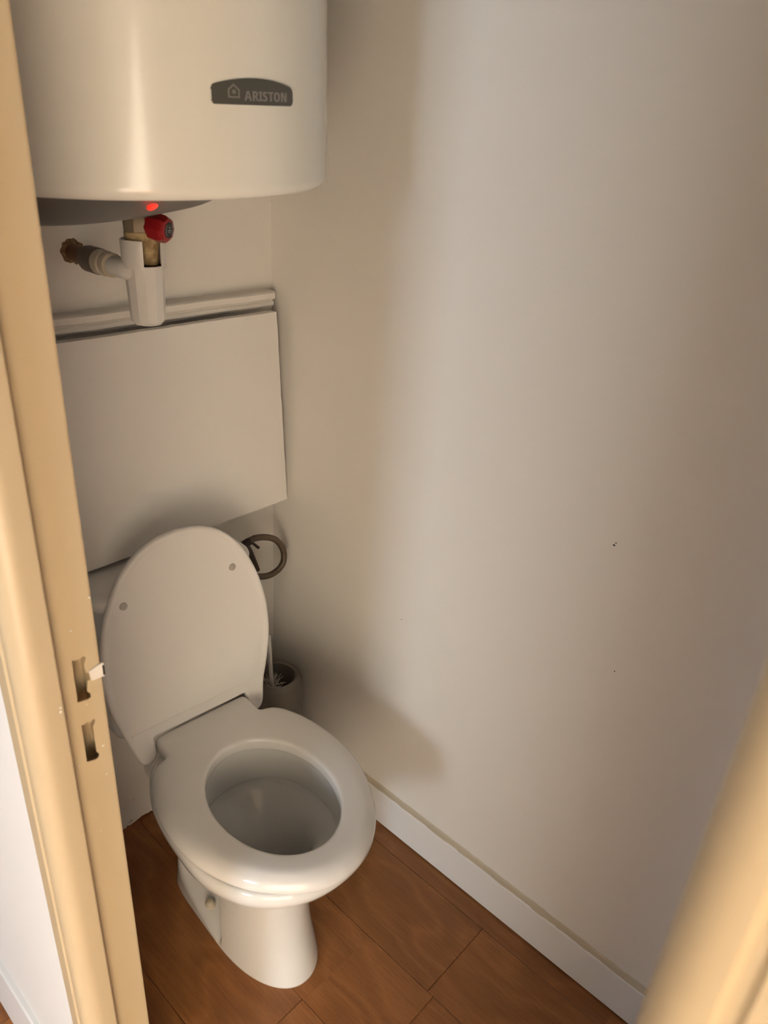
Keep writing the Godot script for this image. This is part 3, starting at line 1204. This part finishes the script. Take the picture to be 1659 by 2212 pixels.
	for s in [-1.0, 1.0]:
		g = G.new()
		g.lathe([[0.0, 0.0035], [0.005, 0.0033], [0.0068, 0.002], [0.0075, -0.001], [0.0085, -0.002]], Vector3.ZERO, 20)
		g.turned(Transform3D(Basis(Vector3.RIGHT, PI / 2.0), Vector3.ZERO))
		var o := put("bumper", g, M.rubber_bumper, lid, false)
		o.position = Vector3(s * 0.112 - 0.006, 0.290, -0.0045)
	for s in [-1.0, 1.0]:
		g = G.new()
		g.tube([Vector3(-0.013, 0, 0), Vector3(0.013, 0, 0)], 0.007, 16)
		g.tube([Vector3(0, 0.0, 0), Vector3(0, -0.024, 0)], 0.006, 12)
		var o := put("hinge", g, M.seat_plastic, t)
		o.position = Vector3(s * 0.121, 0.424, 0.006)

	# cistern
	var cis := Node3D.new()
	cis.name = "cistern"
	t.add_child(cis)
	cis.position = Vector3(0, 0.40, -0.098)
	g = G.new()
	rr = []
	for s in [[0.0, -0.012], [0.006, -0.005], [0.016, -0.001], [0.03, 0.0], [0.30, 0.006], [0.315, 0.006]]:
		rr.append(rounded(s[0], 0.150 + s[1], 0.060 + s[1] * 0.5, 0.028))
	g.rows(rr)
	g.cap(rr[0], Vector3.RIGHT, Vector3.BACK)
	g.cap(rr[5], Vector3.RIGHT, Vector3.BACK, true)
	put("tank", g, M.porcelain, cis)
	g = G.new()
	rr = []
	for s in [[0.313, -0.006], [0.3135, 0.0], [0.318, 0.0025], [0.328, 0.003], [0.335, 0.0005], [0.339, -0.005], [0.3405, -0.014], [0.341, -0.03]]:
		rr.append(rounded(s[0], 0.163 + s[1], 0.066 + s[1] * 0.8, 0.034))
	g.rows(rr)
	g.cap(rr[0], Vector3.RIGHT, Vector3.BACK)
	g.cap(rr[7], Vector3.RIGHT, Vector3.BACK, true)
	put("tank_lid", g, M.porcelain, cis)
	# soil pipe into the wall
	g = G.new()
	g.tube([Vector3(0.012, 0.147, -0.192), Vector3(0.008, 0.147, -0.150)], 0.055, 36)
	g.tube([Vector3(0.008, 0.147, -0.150), Vector3(0.0, 0.150, 0.0)], 0.050, 36)
	put("soil_pipe", g, M.white_pvc, t)


func rounded(y: float, a: float, b: float, r: float) -> PackedVector3Array:
	var row := PackedVector3Array()
	for k in 4:
		var sx := 1.0 if k < 2 else -1.0
		var sz := 1.0 if k == 0 or k == 3 else -1.0
		for i in 9:
			var q := (PI / 2.0) * (k + i / 8.0)
			row.append(Vector3(sx * (a - r) + r * sin(q), y, sz * (b - r) + r * cos(q)))
	return row


# ---------------------------------------------------------------- hose
func hose() -> void:
	var t := thing("supply_hose", "braided grey water hose curling out beside the raised toilet lid", "hose", Vector3(-0.10, 0.63, 0.08))
	var z := 0.08
	var pts := []
	for q in [[-0.155, 0.687], [-0.124, 0.695], [-0.090, 0.688], [-0.058, 0.669], [-0.038, 0.638], [-0.035, 0.608], [-0.048, 0.590], [-0.074, 0.584], [-0.100, 0.590], [-0.122, 0.602], [-0.15, 0.62]]:
		pts.append(Vector3(q[0] + 0.10, q[1] - 0.63, z - 0.08))
	var g := G.new()
	g.tube(smooth_path(pts, 8), 0.0072, 16)
	put("braid", g, M.braided_steel, t)
	g = G.new()
	g.tube([Vector3(-0.062, 0.057, 0), Vector3(-0.032, 0.063, 0)], 0.0088, 8)
	put("ferrule", g, M.dark_fitting, t, true, 25.0)
	# stop valve with its small lever
	g = G.new()
	g.tube([Vector3(-0.045, 0.058, 0.0), Vector3(-0.034, 0.036, 0.0), Vector3(-0.022, 0.010, 0.0), Vector3(-0.012, -0.018, 0.0)], [0.010, 0.0095, 0.007, 0.0065], 8)
	g.tube([Vector3(-0.034, 0.040, 0.0), Vector3(-0.034, 0.040, -0.09)], 0.008, 10)
	put("stop_valve", g, M.dark_fitting, t, true, 25.0)
	g = G.new()
	g.tube([Vector3(-0.030, 0.062, 0.004), Vector3(-0.012, 0.042, 0.006)], [0.003, 0.0038], 6)
	put("lever", g, M.dark_fitting, t, true, 25.0)
	g = G.new()
	g.tube([Vector3(-0.026, 0.067, 0.0), Vector3(-0.018, 0.0705, 0.0)], 0.0035, 6)
	put("clamp_ear", g, M.dark_fitting, t, true, 25.0)


# ---------------------------------------------------------------- toilet brush
func brush() -> void:
	var c := Vector3(-0.072, 0.0, 0.098)
	var t := thing("brush_holder", "grey plastic toilet brush holder standing in the corner behind the toilet", "brush holder", c)
	var g := G.new()
	var rr := []
	for s in [[0.0, 0.050], [0.004, 0.053], [0.02, 0.0535], [0.15, 0.056], [0.26, 0.0585], [0.282, 0.0595], [0.294, 0.0575], [0.302, 0.053], [0.306, 0.0475], [0.304, 0.0445], [0.295, 0.0430], [0.20, 0.0415], [0.05, 0.040]]:
		var row := PackedVector3Array()
		for i in 56:
			var a := TAU * i / 56.0
			var sq := 1.0 / pow(pow(absf(cos(a)), 3.0) + pow(absf(sin(a)), 3.0), 1.0 / 3.0)
			var k := lerpf(sq, 1.0, 0.35) if s[1] > 0.046 else lerpf(sq, 1.0, 0.9)
			row.append(Vector3(sin(a) * s[1] * k, s[0], cos(a) * s[1] * k))
		rr.append(row)
	g.rows(rr)
	g.cap(rr[0], Vector3.RIGHT, Vector3.BACK)
	g.cap(rr[12], Vector3.RIGHT, Vector3.BACK, true)
	put("body", g, M.holder_plastic, t, true, 45.0)
	var b := thing("toilet_brush", "white bristled toilet brush standing in its grey holder", "brush", c + Vector3(-0.020, 0.272, 0.006))
	g = G.new()
	g.tube([Vector3(0.004, -0.18, 0), Vector3(0, 0.0, 0), Vector3(-0.012, 0.17, 0.004)], [0.006, 0.0055, 0.005], 12)
	put("handle", g, M.white_pvc, b)
	g = G.new()
	g.lathe([[0.0, -0.06], [0.014, -0.058], [0.018, -0.03], [0.016, 0.0], [0.010, 0.012], [0.0, 0.016]], Vector3.ZERO, 18)
	put("head", g, M.bristle, b)
	g = G.new()
	for i in 240:
		var a := rng.randf() * TAU
		var y := rng.randf_range(-0.055, 0.022)
		var d := Vector3(cos(a), 0.55 + rng.randf_range(-0.3, 0.5), sin(a)).normalized()
		var p := Vector3(cos(a) * 0.012, y, sin(a) * 0.012)
		var len_ := rng.randf_range(0.017, 0.026)
		g.tube([p, p + d * len_], [0.0011, 0.0007], 4, false)
	var br := put("bristles", g, M.bristle, b, false)
	br.set_meta("kind", "stuff")
